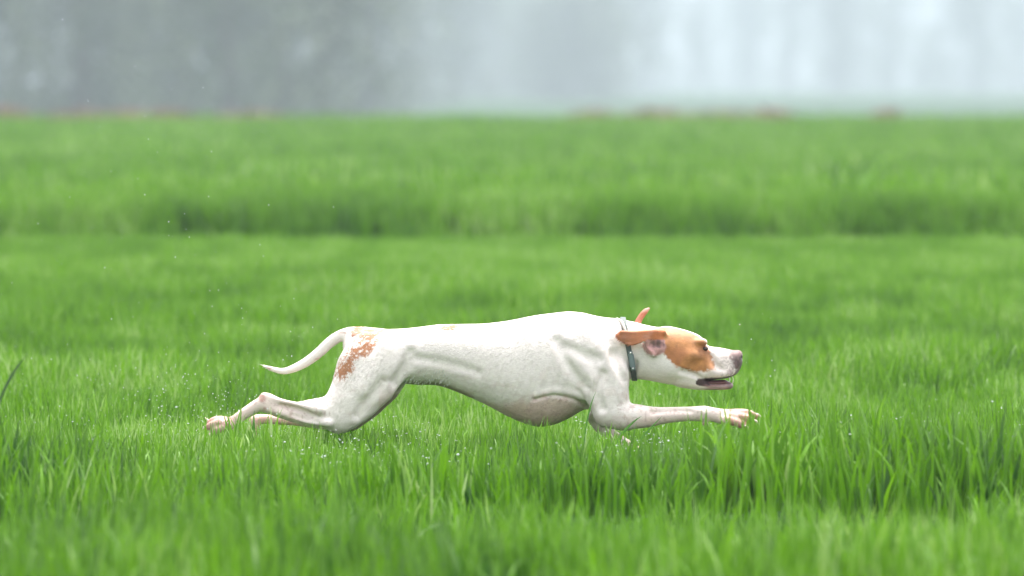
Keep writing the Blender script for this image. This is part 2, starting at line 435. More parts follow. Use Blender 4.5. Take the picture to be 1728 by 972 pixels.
# cheek muscle, brow, flew
for sg in (-1, 1):
    blob((1138, 612, sg*30), (24, 14, 22), 8)
    blob((1183, 577, sg*20), (11, 9, 6), 5)
    blob((1215, 628, sg*17), (24, 9, 11), 5)
    blob((1160, 600, sg*30), (20, 9, 9), 9)
    blob((1190.5, 588.5, sg*33), (8, 8, 5.5), 3, sub=True)
# mouth slit on both sides and at the front
for sg in (-1, 1):
    chain([(1180, 645, sg*36, 2.4), (1195, 645.5, sg*32, 3.4), (1215, 644.8, sg*26, 3.1), (1232, 642.6, sg*22, 2.6), (1243, 641, sg*10, 2.2)], 1.6, sub=True, sy=2.6)
# nose: nostril notches
for sg in (-1, 1):
    blob((1252, 603, sg*8), (5, 3.5, 2.6), 1.5, sub=True)
blob((1246, 598, 0), (7, 12, 7), 3)

# ears
chain([(1120, 564, -35, 6), (1104, 563, -45, 6.5), (1084, 567, -52, 7.5), (1068, 569.5, -56, 9.8), (1056, 568, -57, 9.8), (1047, 566, -55, 7), (1042, 565, -53, 3.5)], 3, sy=0.34)
chain([(1104, 568, -44, 3.2), (1088, 573, -53, 2.6), (1066, 580, -58, 2.2), (1056, 577, -58, 2)], 2.5, sy=.9)
chain([(1118, 560, -37, 5), (1095, 558.5, -46, 3.6), (1070, 560, -55, 3.4), (1048, 559, -57, 2.8)], 3, sy=1.3)
blob((1104, 582, -41), (18, 7, 17), 5); chain([(1087, 570, -48, 4), (1094, 586, -49, 4), (1102, 598, -47, 3.5)], 5)                       # inner ear, turned out
blob((1108, 582, -51), (12, 7, 5.5), 3, sub=True); chain([(1094, 583, -52, 2), (1104, 590, -52, 3), (1112, 591, -50, 2)], 2, sub=True)
chain([(1074, 556, 34, 7), (1078, 543, 40, 5.6), (1084, 533, 43, 5.2), (1090, 526, 44, 4.6), (1096, 521.5, 44, 2.4)], 3, sy=0.8)

# shoulders and forelegs
for sg in (-1, 1):
    chain([(972, 552, sg*34, 16), (1000, 590, sg*44, 21), (1030, 632, sg*40, 27)], 9, sy=0.75)       # shoulder blade and upper arm head
    chain([(1034, 630, sg*40, 26), (1031, 664, sg*42, 30), (1038, 692, sg*42, 26)], 8, sy=0.72)
    chain([(968, 592, sg*52, 12), (988, 630, sg*54, 19), (1010, 672, sg*50, 20), (1022, 700, sg*46, 17)], 8, sy=0.62)  # triceps
chain([(1026, 694, -44, 25), (1050, 702, -45, 23), (1071, 701.5, -46, 21), (1094, 702, -46, 17.8), (1118, 700, -47, 14.3), (1143, 698, -48, 12.8), (1165, 697, -48, 12.4), (1188, 697, -48, 13.4),
       (1203, 698.5, -48, 12), (1222, 702.5, -48, 13.5)], 6, sy=0.78)
blob((1189, 714, -48), (5, 5, 5), 3)
def toes(tt, k=2.2):
    for t in tt: chain(t, k, m=3)
toes([[(1222, 698, -43, 9), (1246, 696.5, -42, 8), (1262, 698, -42, 8.2), (1274, 701.5, -42, 5.6)],
      [(1222, 702, -51, 9), (1246, 702.5, -53, 7.8), (1260, 706, -54, 8), (1269, 710, -54, 5.6)],
      [(1220, 706, -57, 8), (1238, 710, -59, 7.4), (1250, 714.5, -60, 7.2), (1257, 718.5, -60, 5)],
      [(1220, 705, -39, 8), (1242, 704, -35, 7), (1255, 708, -35, 7.2), (1264, 713, -35, 5)]], 2.2)
blob((1234, 707, -48), (16, 11, 8), 5)
# far foreleg reaching down into the sward
chain([(1030, 690, 44, 20), (1010, 704, 46, 14), (1003, 709, 47, 10), (1028, 734, 48, 12), (1060, 757, 48, 12), (1096, 776, 47, 11), (1122, 784, 46, 11)], 5, sy=0.78)
toes([[(1120, 783, 50, 8), (1142, 786, 54, 6.5), (1152, 789, 54, 5)], [(1120, 783, 43, 8), (1144, 786, 41, 6.5), (1155, 789, 41, 5)]])

# thighs and hind legs
for sg, dx in ((-1, 0), (1, 9)):
    loft_z([(566, 600+dx, 668+dx, sg*22, 14), (582, 586+dx, 688+dx, sg*28, 22), (602, 573+dx, 696+dx, sg*32, 26), (622, 566.5+dx, 694+dx, sg*35, 27), (640, 562+dx, 682+dx, sg*37, 27),
            (656, 556+dx, 670+dx, sg*39, 26), (671, 548+dx, 660+dx, sg*41, 25), (685, 541+dx, 645+dx, sg*42, 23), (700, 540+dx, 629+dx, sg*43, 21), (712, 545+dx, 613+dx, sg*44, 18), (722, 555+dx, 597+dx, sg*44, 13), (729, 566+dx, 582+dx, sg*44, 6)], 7)
blob((597, 585, -16), (14, 14, 14), 8); blob((597, 585, 16), (14, 14, 14), 8)
chain([(572, 702, -44, 24), (548, 697, -45, 26.5), (528, 696.5, -46, 24), (504, 695.5, -46, 18.5), (486, 692, -46, 16), (467, 687, -46, 14.8), (450, 681, -46, 13)], 6, sy=0.7)
chain([(470, 678, -46, 7), (455, 670, -46, 7.4), (446.5, 668.5, -46, 7.6)], 5, sy=0.85)         # hock point
chain([(452, 680, -46, 13), (438, 682, -46, 11), (416, 695, -46, 9.6), (398, 708, -46, 9.2), (386, 716, -46, 10.5)], 5, sy=0.85)
toes([[(390, 712, -44, 9), (374, 708, -41, 7.6), (362, 709.5, -40, 7.4), (354, 713, -40, 5)],
      [(388, 716, -49, 9), (372, 713.5, -52, 7.6), (359, 716, -53, 7.4), (351, 720, -53, 5)],
      [(386, 719, -52, 8), (374, 721.5, -57, 7), (364, 725.5, -58, 6.4), (358, 730, -58, 4.4)],
      [(386, 718, -39, 8), (375, 722, -36, 6.6), (366, 727, -35, 6)]], 3.2)
blob((378, 717, -48), (13, 10, 9), 6)
# tendon, shin and vein relief on the near hind leg
chain([(540, 690, -66, 8), (505, 682, -58, 4.5), (470, 674, -53, 3.4), (452, 669, -51, 3)], 6)
chain([(556, 712, -62, 7), (520, 708, -60, 5), (480, 697, -55, 3.6), (450, 688, -53, 3.2)], 5)
chain([(527, 697, -65, 2.4), (504, 690, -60.5, 2.2), (474, 684, -58, 2.0)], 5, sub=True)
# far hind leg
chain([(590, 704, 44, 24), (556, 708, 45, 18), (528, 712, 46, 12.5), (500, 711.5, 46, 8.8), (470, 710.5, 46, 7.8), (440, 708.5, 46, 8.4), (428, 712, 46, 9)], 5, sy=0.9)
chain([(432, 712, 46, 9), (424, 734, 46, 8), (416, 760, 46, 8.5)], 4)
toes([[(416, 760, 42, 7), (398, 770, 40, 6), (386, 777, 40, 4)], [(416, 760, 50, 7), (400, 771, 53, 6), (389, 778, 53, 4)]])

# tail
chain([(640, 572, 0, 16), (617, 564, 0, 12), (603, 561.5, 0, 10.4), (588, 562, 0, 9.6), (572, 568, 0, 9.6), (556, 578.5, 0, 9.2), (540, 593.5, 0, 8.8), (520, 609, 0, 8), (500, 620, 0, 7), (479, 626.5, 0, 5.4),
       (460, 623, 0, 4.2), (448, 618.5, 0, 2.4), (438, 614.6, 0, 0.8)], 4)

# muscle grooves and folds on both flanks, cut where the surface really is
def surf_y(px, pz, sg):
    i = min(max(int(round((px - X0) / VX)), 0), len(gx) - 1); k = min(max(int(round((pz - Z0) / VX)), 0), len(gz) - 1)
    colv = FLD[i, :, k]; ins = np.nonzero((colv < 0) & (gy * sg > 4))[0]
    return float(np.abs(gy[ins]).max()) if len(ins) else 20.0
def groove(pts, depth, k):
    """pts: (x, row, r)"""
    for sg in (-1, 1):
        chain([(p[0], p[1], sg * (surf_y(p[0], p[1], sg) + p[2] * .75 - depth), p[2]) for p in pts], k, sub=True)
def ridge(pts, rise, k):
    for sg in (-1, 1):
        chain([(p[0], p[1], sg * (surf_y(p[0], p[1], sg) - p[2] + rise), p[2]) for p in pts], k)
groove([(940, 574, 5), (953, 598, 10), (972, 626, 12), (990, 648, 9)], 1.6, 11)
groove([(956, 584, 8), (982, 596, 9), (1010, 604, 7)], 0.4, 10)
ridge([(962, 600, 8), (985, 625, 10), (1004, 650, 9)], 1.4, 9)
groove([(1018, 630, 6), (1008, 660, 6), (1016, 688, 5)], 2.2, 8)
groove([(1036, 596, 7), (1044, 620, 6), (1052, 640, 4)], .8, 9)
groove([(693, 594, 4), (688, 614, 8), (670, 644, 9)], 1.4, 12)
groove([(704, 604, 5), (735, 609, 6), (775, 618, 6), (806, 628, 5)], -1.9, 10)
groove([(644, 640, 7), (622, 670, 7), (604, 700, 5)], 1.2, 10)
ridge([(646, 590, 14), (634, 625, 16), (614, 655, 12)], 2, 14)
groove([(530, 700, 4), (506, 689, 3.4), (476, 682, 3)], 2.4, 4)
groove([(536, 710, 2), (516, 705, 3), (492, 699, 2.5)], 1.2, 5)
groove([(1072, 612, 5), (1066, 640, 4)], 3, 5)
groove([(902, 672, 4), (930, 664, 4), (955, 667, 4), (976, 674, 4), (990, 686, 3.5)], 2.4, 3)
ridge([(905, 664, 5), (935, 657, 6), (962, 660, 6), (984, 669, 5)], 1.6, 5)
groove([(1100, 694, 4), (1135, 691, 3.5), (1165, 692, 3)], 1.6, 4)
ridge([(1164, 690, 3), (1178, 692, 4), (1190, 697, 3)], 1.2, 3)
groove([(1150, 626, 5), (1172, 632, 4), (1184, 640, 3)], 1.8, 5)
groove([(1200, 600, 5), (1206, 614, 5), (1220, 624, 3)], 1.6, 5)
ridge([(1196, 622, 4), (1212, 630, 5), (1230, 630, 4)], 1.2, 4)

# wet wrinkles and ribs: fine relief on the skin itself
X_, Y_, Z_ = gx[:, None, None], gy[None, :, None], gz[None, None, :]
for k in range(9):                                              # ribs
    xx = 812 + k * 19
    if xx > 965: break
    wgt = np.exp(-((X_ - xx - (Z_ - 610) * -0.35) / 5.5) ** 2) * np.exp(-((Z_ - 640) / 34) ** 2) * (np.abs(Y_) > 18)
    FLD -= (0.8 * wgt).astype(np.float32)

def surface_nets(F, lo, h):
    ins = F < 0
    c = np.zeros(tuple(n - 1 for n in F.shape), np.int8)
    for a in (0, 1):
        for b in (0, 1):
            for d in (0, 1):
                c += ins[a:F.shape[0]-1+a, b:F.shape[1]-1+b, d:F.shape[2]-1+d]
    act = (c > 0) & (c < 8); I = np.argwhere(act)
    idx = np.full(act.shape, -1, np.int32); idx[act] = np.arange(len(I))
    corner = np.array([(a, b, d) for a in (0,1) for b in (0,1) for d in (0,1)])
    val = np.stack([F[I[:,0]+k[0], I[:,1]+k[1], I[:,2]+k[2]] for k in corner], 1)
    acc = np.zeros((len(I), 3)); cnt = np.zeros(len(I))
    for p in range(8):
        for q_ in range(p + 1, 8):
            if np.abs(corner[p] - corner[q_]).sum() != 1: continue
            a, b = val[:, p], val[:, q_]; m = (a < 0) != (b < 0)
            t = np.where(m, a / np.where(m, a - b, 1), 0)[:, None]
            acc += np.where(m[:, None], corner[p] + t * (corner[q_] - corner[p]), 0); cnt += m
    V = lo + h * (I + acc / cnt[:, None])
    Q = []
    for ax in range(3):
        o1, o2 = [(1, 2), (2, 0), (0, 1)][ax]
        s0 = [slice(None)]*3; s1 = [slice(None)]*3; s0[ax] = slice(0, -1); s1[ax] = slice(1, None)
        a, b = ins[tuple(s0)], ins[tuple(s1)]
        E = np.argwhere(a != b); flip = a[E[:,0], E[:,1], E[:,2]]
        ok = (E[:, o1] > 0) & (E[:, o2] > 0) & (E[:, o1] < idx.shape[o1]) & (E[:, o2] < idx.shape[o2])
        E, flip = E[ok], flip[ok]
        def g(d1, d2):
            e = E.copy(); e[:, o1] -= d1; e[:, o2] -= d2; return idx[e[:,0], e[:,1], e[:,2]]
        q_ = np.stack([g(1,1), g(0,1), g(0,0), g(1,0)], 1)
        q_[~flip] = q_[~flip][:, ::-1]; Q.append(q_)
    return V, np.concatenate(Q)

t0 = time.time()
BV, BF = surface_nets(FLD, np.array([X0, Y0, Z0]), VX)
# keep only the largest connected surface
par = np.arange(len(BV))
for _ in range(60):
    m = par[BF].min(1); new = par.copy()
    for c_ in range(4): np.minimum.at(new, BF[:, c_], m)
    new = new[new]
    if (new == par).all(): break
    par = new
for _ in range(200):
    n2 = par[par]
    m = n2[BF].min(1); new = n2.copy()
    for c_ in range(4): np.minimum.at(new, BF[:, c_], m)
    if (new == par).all(): break
    par = new
lab, cnt = np.unique(par, return_counts=True); big = lab[cnt.argmax()]
kv = par == big; remap = np.cumsum(kv) - 1
BF = remap[BF[kv[BF].all(1)]]; BV = BV[kv]
# light relaxing
for _ in range(2):
    acc = np.zeros_like(BV); cn = np.zeros(len(BV))
    for a, b in ((0,1),(1,2),(2,3),(3,0)):
        np.add.at(acc, BF[:,a], BV[BF[:,b]]); np.add.at(acc, BF[:,b], BV[BF[:,a]]); np.add.at(cn, BF[:,a], 1); np.add.at(cn, BF[:,b], 1)
    BV = BV * 0.55 + 0.45 * acc / cn[:, None]
print('dog mesh', len(BV), len(BF), round(time.time() - t0, 1))

def poly_sd(x, z, poly):
    P = np.array(poly, float); n = len(P); d = np.full(len(x), 1e9); ins = np.zeros(len(x), bool)
    for i in range(n):
        a, b = P[i], P[(i+1) % n]; ab = b - a
        t = np.clip(((x-a[0])*ab[0] + (z-a[1])*ab[1]) / (ab @ ab), 0, 1)
        d = np.minimum(d, np.hypot(x-a[0]-t*ab[0], z-a[1]-t*ab[1]))
        c_ = (a[1] > z) != (b[1] > z)
        with np.errstate(divide='ignore', invalid='ignore'):
            ins ^= c_ & (x < (b[0]-a[0]) * (z-a[1]) / (b[1]-a[1] if b[1] != a[1] else 1e-9) + a[0])
    return np.where(ins, -d, d)

x, y, z = BV[:,0], BV[:,1], BV[:,2]
n1 = vnoise(x/9, y/9, z/9, 31); n2 = vnoise(x/3.5, y/3.5, z/3.5, 32); n3 = vnoise(x/22, y/22, z/22, 33); n4 = vnoise(x/1.8, y/1.8, z/1.8, 34)
WHITE = np.array([0.80, 0.72, 0.665]); PINK = np.array([0.62, 0.42, 0.35]); ROSE = np.array([0.33, 0.145, 0.11])
TAN = np.array([0.37, 0.155, 0.048]); RUST = np.array([0.36, 0.115, 0.035]); DARK = np.array([0.05, 0.03, 0.028])
col = np.tile(WHITE, (len(x), 1)) * (0.96 + 0.06 * n3)[:, None]
def mixc(mask, c):
    global col
    m = np.clip(mask, 0, 1)[:, None]; col = col * (1 - m) + c * m
# thin-haired skin showing pink: belly, chest floor, legs, paws
mixc(0.75 * sstep(672, 712, z + 16 * (n1 - .5)) * (x > 740) * (x < 996) * sstep(1000, 985, x), PINK)
mixc(0.35 * sstep(640, 665, z - 6 + 10 * (n1 - .5)) * (x > 640) * (x < 800), PINK)
mixc(0.50 * sstep(560, 470, x + 30 * (n3 - .5)) * (z > 650), PINK)
mixc(0.75 * sstep(440, 385, x + 14 * (n1 - .5)) * (z > 640), PINK * 0.95)
mixc(0.42 * sstep(1040, 1110, x + 30 * (n1 - .5)) * (z > 676) + 0.3 * sstep(690, 715, z + 8 * (n1-.5)) * (x > 996), PINK)
mixc(0.60 * sstep(1195, 1240, x + 14 * (n1 - .5)) * (z > 676), PINK * np.array([1.0, .88, .86]))
mixc(0.8 * sstep(8, 2, np.hypot(x - 443, z - 670) - 3 + 3 * n2) , ROSE)
mixc(0.65 * sstep(5, 1, np.hypot(x - 448, z - 688)), ROSE)
mixc((.55 + .4 * sstep(.42, .65, n1)) * sstep(402, 386, x) * (z > 690), ROSE * .62)
mixc(0.8 * sstep(364, 352, x + 6 * (n2 - .5)) * (z > 690), ROSE * 1.1)
mixc((0.35 + 0.5 * sstep(.45, .7, n1)) * sstep(1218, 1232, x) * (z > 684), ROSE * 1.05)
mixc(0.9 * sstep(1236, 1254, x + (z - 705) * 0.9) * (z > 700) , ROSE * .95)
mixc(0.9 * sstep(7, 3, np.hypot(x - 1189, z - 716)), ROSE * 0.7)
mixc(0.55 * sstep(.66, .78, n2) * (z > 660) * ((x > 1040) | (x < 560)), PINK * 0.7)
mixc(0.7 * (y > 20) * (x < 520) * (z > 695), PINK * np.array([.95, .8, .8]))
# bare skin under the belly and inside the thighs, its shade painted in darker
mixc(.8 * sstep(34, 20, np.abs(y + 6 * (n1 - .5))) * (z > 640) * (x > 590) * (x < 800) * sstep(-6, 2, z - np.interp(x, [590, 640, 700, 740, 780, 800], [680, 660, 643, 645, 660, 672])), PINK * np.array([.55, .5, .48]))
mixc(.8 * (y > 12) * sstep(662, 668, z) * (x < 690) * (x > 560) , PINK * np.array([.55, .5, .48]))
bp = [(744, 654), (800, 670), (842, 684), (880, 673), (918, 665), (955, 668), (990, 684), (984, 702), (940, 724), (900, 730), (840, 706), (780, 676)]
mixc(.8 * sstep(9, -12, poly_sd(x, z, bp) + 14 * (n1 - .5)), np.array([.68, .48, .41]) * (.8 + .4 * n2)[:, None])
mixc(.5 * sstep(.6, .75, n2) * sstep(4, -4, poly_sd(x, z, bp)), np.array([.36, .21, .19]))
# coat patches
hp = [(1104, 552), (1121, 550), (1140, 551), (1160, 555), (1180, 566), (1192, 577), (1197, 590), (1203, 606), (1207, 621), (1190, 626), (1175, 627), (1158, 624), (1138, 616), (1126, 603), (1118, 592), (1108, 574), (1098, 566)]
sd = poly_sd(x, z, hp) + 5 * (n2 - .5) + 3 * (n4 - .5)
blaze = sstep(7, 12, np.abs(y) + 3 * (n2 - .5) + (x > 1180) * 2)
patch = sstep(2.2, -2.2, sd) * blaze
ptan = TAN * (0.62 + 0.5 * n1 + .3 * n2)[:, None] * (1 + 0.25 * sstep(600, 622, z))[:, None]
mixc(patch, ptan)
mixc(0.45 * patch * sstep(.45, .75, n3), RUST)
mixc(0.6 * patch * sstep(12, 4, np.hypot((x - 1189) * .8, z - 591) + 4 * (n2 - .5)), RUST * 0.5)
# ears
ear = ((x < 1121) & (x > 1036) & (y < -40.5) & (z < 582 + 0 * x) & (z > 550)) & ~((x > 1083) & (z > 575))
ear = ear & (sstep(0, 1, 1) > 0) & ((y < -46.5) | (x > 1094))
mixc(ear * 1.0 * (0.9 + .1 * n1), RUST * np.array([1.25, 1.2, 1.2]) * (0.8 + 0.4 * n1)[:, None])
inner = sstep(1.12, .88, np.sqrt(((x - 1104) / 20) ** 2 + ((z - 583) / 17) ** 2) + .35 * (n2 - .5)) * (y < -36) * (z > 572.5)
mixc(inner, np.array([0.55, 0.29, 0.26]) * (0.6 + 0.6 * n2)[:, None])
mixc(0.8 * inner * sstep(13, 4, np.hypot((x - 1110) * .8, z - 578) + 5 * (n2 - .5)), DARK * 2.5)  # ear hollow: dark shade painted into the skin colour
mixc(.5 * inner * sstep(.5, .7, n2), np.array([.40, .19, .18]))
fe = (y > 27) & (z < 553) & (x > 1064)
mixc(fe * 1.0, np.array([0.42, 0.15, 0.08]) * (0.8 + .4 * n1)[:, None]); mixc(fe * sstep(530, 522, z) * .6, PINK)
# rump patch and saddle flecks
Zr = lambda L: [(330 + a / 4.0186, 530 + b / 4.0186) for a, b in L]
rp = Zr([(1090, 82), (1190, 88), (1310, 100), (1250, 150), (1225, 205), (1180, 270), (1100, 292), (1070, 330), (1065, 390), (985, 445), (940, 445), (955, 380), (990, 290), (1040, 255), (1035, 215), (1100, 185), (1140, 165), (1075, 160), (1065, 115)])
sd = poly_sd(x, z, rp) + 15 * (n1 - .47) + 20 * (n2 - .45)
rum = sstep(1.0, -1.4, sd - 0.5) * sstep(.30, .42, n2 * .6 + n1 * .4 + .05)
mixc(0.95 * rum, np.array([0.38, 0.14, 0.043]) * (0.7 + .6 * n4)[:, None])
mixc(.5 * sstep(10, 4, np.hypot(x - 600, z - 562) + 4 * (n2 - .5)) * (np.abs(y) < 30), RUST * .5)
for cx, cz, rx, rz, st in ((762, 552.5, 17, 6, 1), (908, 540, 5, 1.8, .6), (455, 621, 5, 2, .6), (577, 561, 9, 2.4, .5), (537, 606, 7, 2.0, .4)):
    q_ = np.sqrt(((x - cx) / rx) ** 2 + ((z - cz) / rz) ** 2) + 1.5 * (n2 - .5)
    mixc(st * sstep(1.0, .7, q_), RUST)
# muzzle: freckles, nose leather, lips, mouth
mz = sstep(1188, 1205, x) * (z < 645)
mixc(0.22 * mz, PINK)
mixc(0.5 * sstep(.60, .72, n4) * sstep(1200, 1235, x) * (z > 602) * (z < 645), DARK * 4)
mixc(0.9 * sstep(1228, 1240, x - (z - 605) * .25 + 5 * (n2 - .5)) * (z < 622) * (z > 585), np.array([0.055, 0.026, 0.023]))
mixc(0.85 * sstep(1234, 1245, x + 9 * (n2 - .5)) * (z > 603) * (z < 636), DARK * 1.8)
mixc(0.55 * sstep(.52, .66, n2) * sstep(1205, 1232, x) * (z > 600) * (z < 642), DARK * 4)
mixc(.8 * sstep(3.4, 1.2, np.abs(z - np.interp(x, [1172, 1180, 1195, 1215, 1232, 1243], [643, 640.5, 639.5, 639, 636, 632])) + 2 * (n2 - .5)) * (x > 1176) * (x < 1246), DARK * 1.3)
mixc(0.9 * sstep(5, 2.4, np.hypot((x - 1251.5) * .8, z - 604)) * (x > 1244), DARK * 1.2)
mixc(0.5 * sstep(1214, 1224, x - 8 + 8 * n2) * sstep(603, 596, z), np.array([.19, .085, .08]))
mline = np.interp(x, [1172, 1179, 1195, 1215, 1232, 1243], [645, 645, 645.5, 644.4, 641, 637.5])
hgt = np.interp(x, [1172, 1179, 1195, 1215, 1232, 1243], [0, 3.8, 5.2, 5.0, 4.6, 4.0])
mth = sstep(2.6, .6, np.abs(z - mline) - hgt) * (x > 1174) * (x < 1249)
mixc(mth, DARK * (0.7 + .9 * n2)[:, None])
core = (np.abs(y) < np.interp(x, [1180, 1215, 1240], [24, 17, 10])) * mth
mixc(core * .6, np.array([0.05, 0.02, 0.02]))
lj = (z > mline + hgt - 1.5) * sstep(1182, 1200, x) * (z < 662) * (x < 1250) * (z > 640)
mixc(.8 * lj, np.array([.30, .17, .165]) * (0.7 + .6 * n2)[:, None])
mixc(.5 * lj * sstep(1222, 1232, x), DARK * 2)
# darker wet streaks where hair parts to the skin
mixc(.20 * sstep(.62, .8, vnoise((x + z * .5) / 14, y / 14, z / 3.2, 40)) * sstep(600, 640, z) * (x > 560) * (x < 1060), PINK * .8)

# ------------------------------------------------------------------ dog object, eyes, claws, teeth, tongue, fringe
dm, dn, db = new_mat('dog_coat')
at_ = dn.nodes.new('ShaderNodeAttribute'); at_.attribute_name = 'coat'
tcn = dn.nodes.new('ShaderNodeTexCoord')
mpn = dn.nodes.new('ShaderNodeMapping'); mpn.inputs['Rotation'].default_value = (0, R(18), 0); mpn.inputs['Scale'].default_value = (55, 60, 170)
nz = dn.nodes.new('ShaderNodeTexNoise'); nz.inputs['Scale'].default_value = 1.0; nz.inputs['Detail'].default_value = 5; nz.inputs['Distortion'].default_value = 2.6
nf = dn.nodes.new('ShaderNodeTexNoise'); nf.inputs['Scale'].default_value = 420; nf.inputs['Detail'].default_value = 3
L = dn.links.new
L(tcn.outputs['Object'], mpn.inputs['Vector']); L(mpn.outputs[0], nz.inputs['Vector']); L(tcn.outputs['Object'], nf.inputs['Vector'])
ad = dn.nodes.new('ShaderNodeMath'); ad.operation = 'MULTIPLY_ADD'; ad.inputs[1].default_value = 0.35
L(nf.outputs['Fac'], ad.inputs[0]); L(nz.outputs['Fac'], ad.inputs[2])
bmp = dn.nodes.new('ShaderNodeBump'); bmp.inputs['Strength'].default_value = 0.3; bmp.inputs['Distance'].default_value = 0.003
L(ad.outputs[0], bmp.inputs['Height']); L(bmp.outputs[0], db.inputs['Normal'])
vr = dn.nodes.new('ShaderNodeMapRange'); vr.inputs['From Min'].default_value = .3; vr.inputs['From Max'].default_value = .7; vr.inputs['To Min'].default_value = .9; vr.inputs['To Max'].default_value = 1.06
L(nz.outputs['Fac'], vr.inputs['Value'])
mm = dn.nodes.new('ShaderNodeMix'); mm.data_type = 'RGBA'; mm.blend_type = 'MULTIPLY'; mm.inputs['Factor'].default_value = 1
L(at_.outputs['Color'], mm.inputs['A']); L(vr.outputs[0], mm.inputs['B']); L(mm.outputs['Result'], db.inputs['Base Color'])
db.inputs['Roughness'].default_value = 0.55; db.inputs['Specular IOR Level'].default_value = 0.35
db.inputs['Sheen Weight'].default_value = 0.08

dog = empty('dog', W(830, 790)); tag(dog, 'white pointer dog with tan head patch galloping flat out over the green field', 'dog')
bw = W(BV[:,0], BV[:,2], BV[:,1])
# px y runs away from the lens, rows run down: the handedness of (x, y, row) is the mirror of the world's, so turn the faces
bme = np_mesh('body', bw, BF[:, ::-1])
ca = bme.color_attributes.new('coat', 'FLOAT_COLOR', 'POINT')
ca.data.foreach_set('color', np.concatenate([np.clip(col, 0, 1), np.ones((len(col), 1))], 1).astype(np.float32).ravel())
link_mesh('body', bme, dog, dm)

def fld_at(p):
    f = [(p[0]-X0)/VX, (p[1]-Y0)/VX, (p[2]-Z0)/VX]; i = [int(math.floor(v)) for v in f]; r = 0
    t = [f[k]-i[k] for k in range(3)]
    for a in (0,1):
        for b in (0,1):
            for c in (0,1):
                r += FLD[min(max(i[0]+a,0),FLD.shape[0]-1), min(max(i[1]+b,0),FLD.shape[1]-1), min(max(i[2]+c,0),FLD.shape[2]-1)] * (t[0] if a else 1-t[0]) * (t[1] if b else 1-t[1]) * (t[2] if c else 1-t[2])
    return r

def sphere_px(c, r, sx=1, sy=1, sz=1, n=12):
    bm = bmesh.new(); bmesh.ops.create_uvsphere(bm, u_segments=n, v_segments=n//2+2, radius=1)
    for v in bm.verts:
        v.co = Vector(W(c[0] + v.co.x*r*sx, c[1] - v.co.z*r*sz, c[2] + v.co.y*r*sy))
    for f in bm.faces: f.smooth = True
    me = bpy.data.meshes.new('m'); bm.to_mesh(me); bm.free(); return me

eye_m = simple_mat('eye', (0.035, 0.018, 0.010), 0.06, 0.3, 200)
for sg in (-1, 1):
    yy = 0
    for t in np.arange(10, 46, .5):
        if fld_at((1190, sg*t, 588.5)) > 0: yy = t; break
    link_mesh('eye', sphere_px((1190, 588, sg*(yy + 0.6)), 4.4, 1.15, .8, .85), dog, eye_m)

def horn(pts, seg=6):
    """tapered curved tube through (x,row,y,r) in pixels, closed at both ends"""
    P = resample(pts, 4); V = []; F = []
    for i, p in enumerate(P):
        a = P[max(i-1,0)]; b = P[min(i+1,len(P)-1)]; t = (b-a)[:3]; t = t/np.linalg.norm(t)
        u = np.cross(t, (0.1,0.2,1)); u /= np.linalg.norm(u); v = np.cross(t, u)
        for s in range(seg):
            an = 2*math.pi*s/seg; V.append(p[:3] + max(p[3],.15)*(u*math.cos(an)+v*math.sin(an)))
    for i in range(len(P)-1):
        for s in range(seg): F.append((i*seg+s, i*seg+(s+1)%seg, (i+1)*seg+(s+1)%seg, (i+1)*seg+s))
    V = np.array(V); me = np_mesh('m', W(V[:,0], V[:,1], V[:,2]), F)
    bm = bmesh.new(); bm.from_mesh(me); bmesh.ops.holes_fill(bm, edges=bm.edges, sides=seg); bmesh.ops.recalc_face_normals(bm, faces=bm.faces); bm.to_mesh(me); bm.free()
    return me

claw_m = simple_mat('claw', (0.62, 0.52, 0.42), 0.35, 0.2, 300)
for pts in ([(1271, 697.5, -42, 2.6), (1279, 699, -42, 2.0), (1285, 703.5, -42, .5)], [(1266, 706, -57, 2.6), (1275, 709, -57, 1.8), (1279, 714, -57, .5)],
            [(1254, 716, -64, 2.4), (1261, 719, -64, 1.7), (1265, 724, -64, .5)], [(1262, 711, -34, 2.4), (1270, 714, -34, 1.7), (1274, 719, -34, .5)],
            [(355, 710.5, -40, 2.4), (350, 707, -40, 1.8), (347, 703, -40, .4)], [(352, 718, -53, 2.4), (346, 719, -53, 1.7), (343, 723, -53, .4)],
            [(359, 729, -61, 2.2), (353, 733, -61, 1.5), (350, 738, -61, .4)]):
    link_mesh('claw', horn(pts), dog, claw_m)
tooth_m = simple_mat('tooth', (0.72, 0.68, 0.58), 0.25, 0.1, 200)
for pts in ([(1231, 637, -19.5, 1.8), (1231.5, 640.5, -20, 1.3), (1231, 644, -20, .3)], [(1236.5, 646, -14, 1.8), (1237, 642, -15, 1.3), (1237.5, 638, -15, .3)],
            [(1236, 635, -10, 1.4), (1237, 638, -10, 1.0), (1237, 640, -10, .4)],
            [(1231, 637, 19.5, 1.8), (1231.5, 640.5, 20, 1.3), (1231, 644, 20, .3)]):
    link_mesh('tooth', horn([(a, b, c, r * .48) for a, b, c, r in pts], 5), dog, tooth_m)
tong_m = simple_mat('tongue', (0.12, 0.04, 0.04), 0.3, 0.2, 150)
tg = horn([(1186, 647, 0, 4.0), (1205, 646, 0, 4.5), (1222, 645, 0, 4.2), (1231, 645.5, 0, 1.2)], 10)
for v in tg.vertices: v.co.y = D + (v.co.y - D) * 3.4
link_mesh('tongue', tg, dog, tong_m)
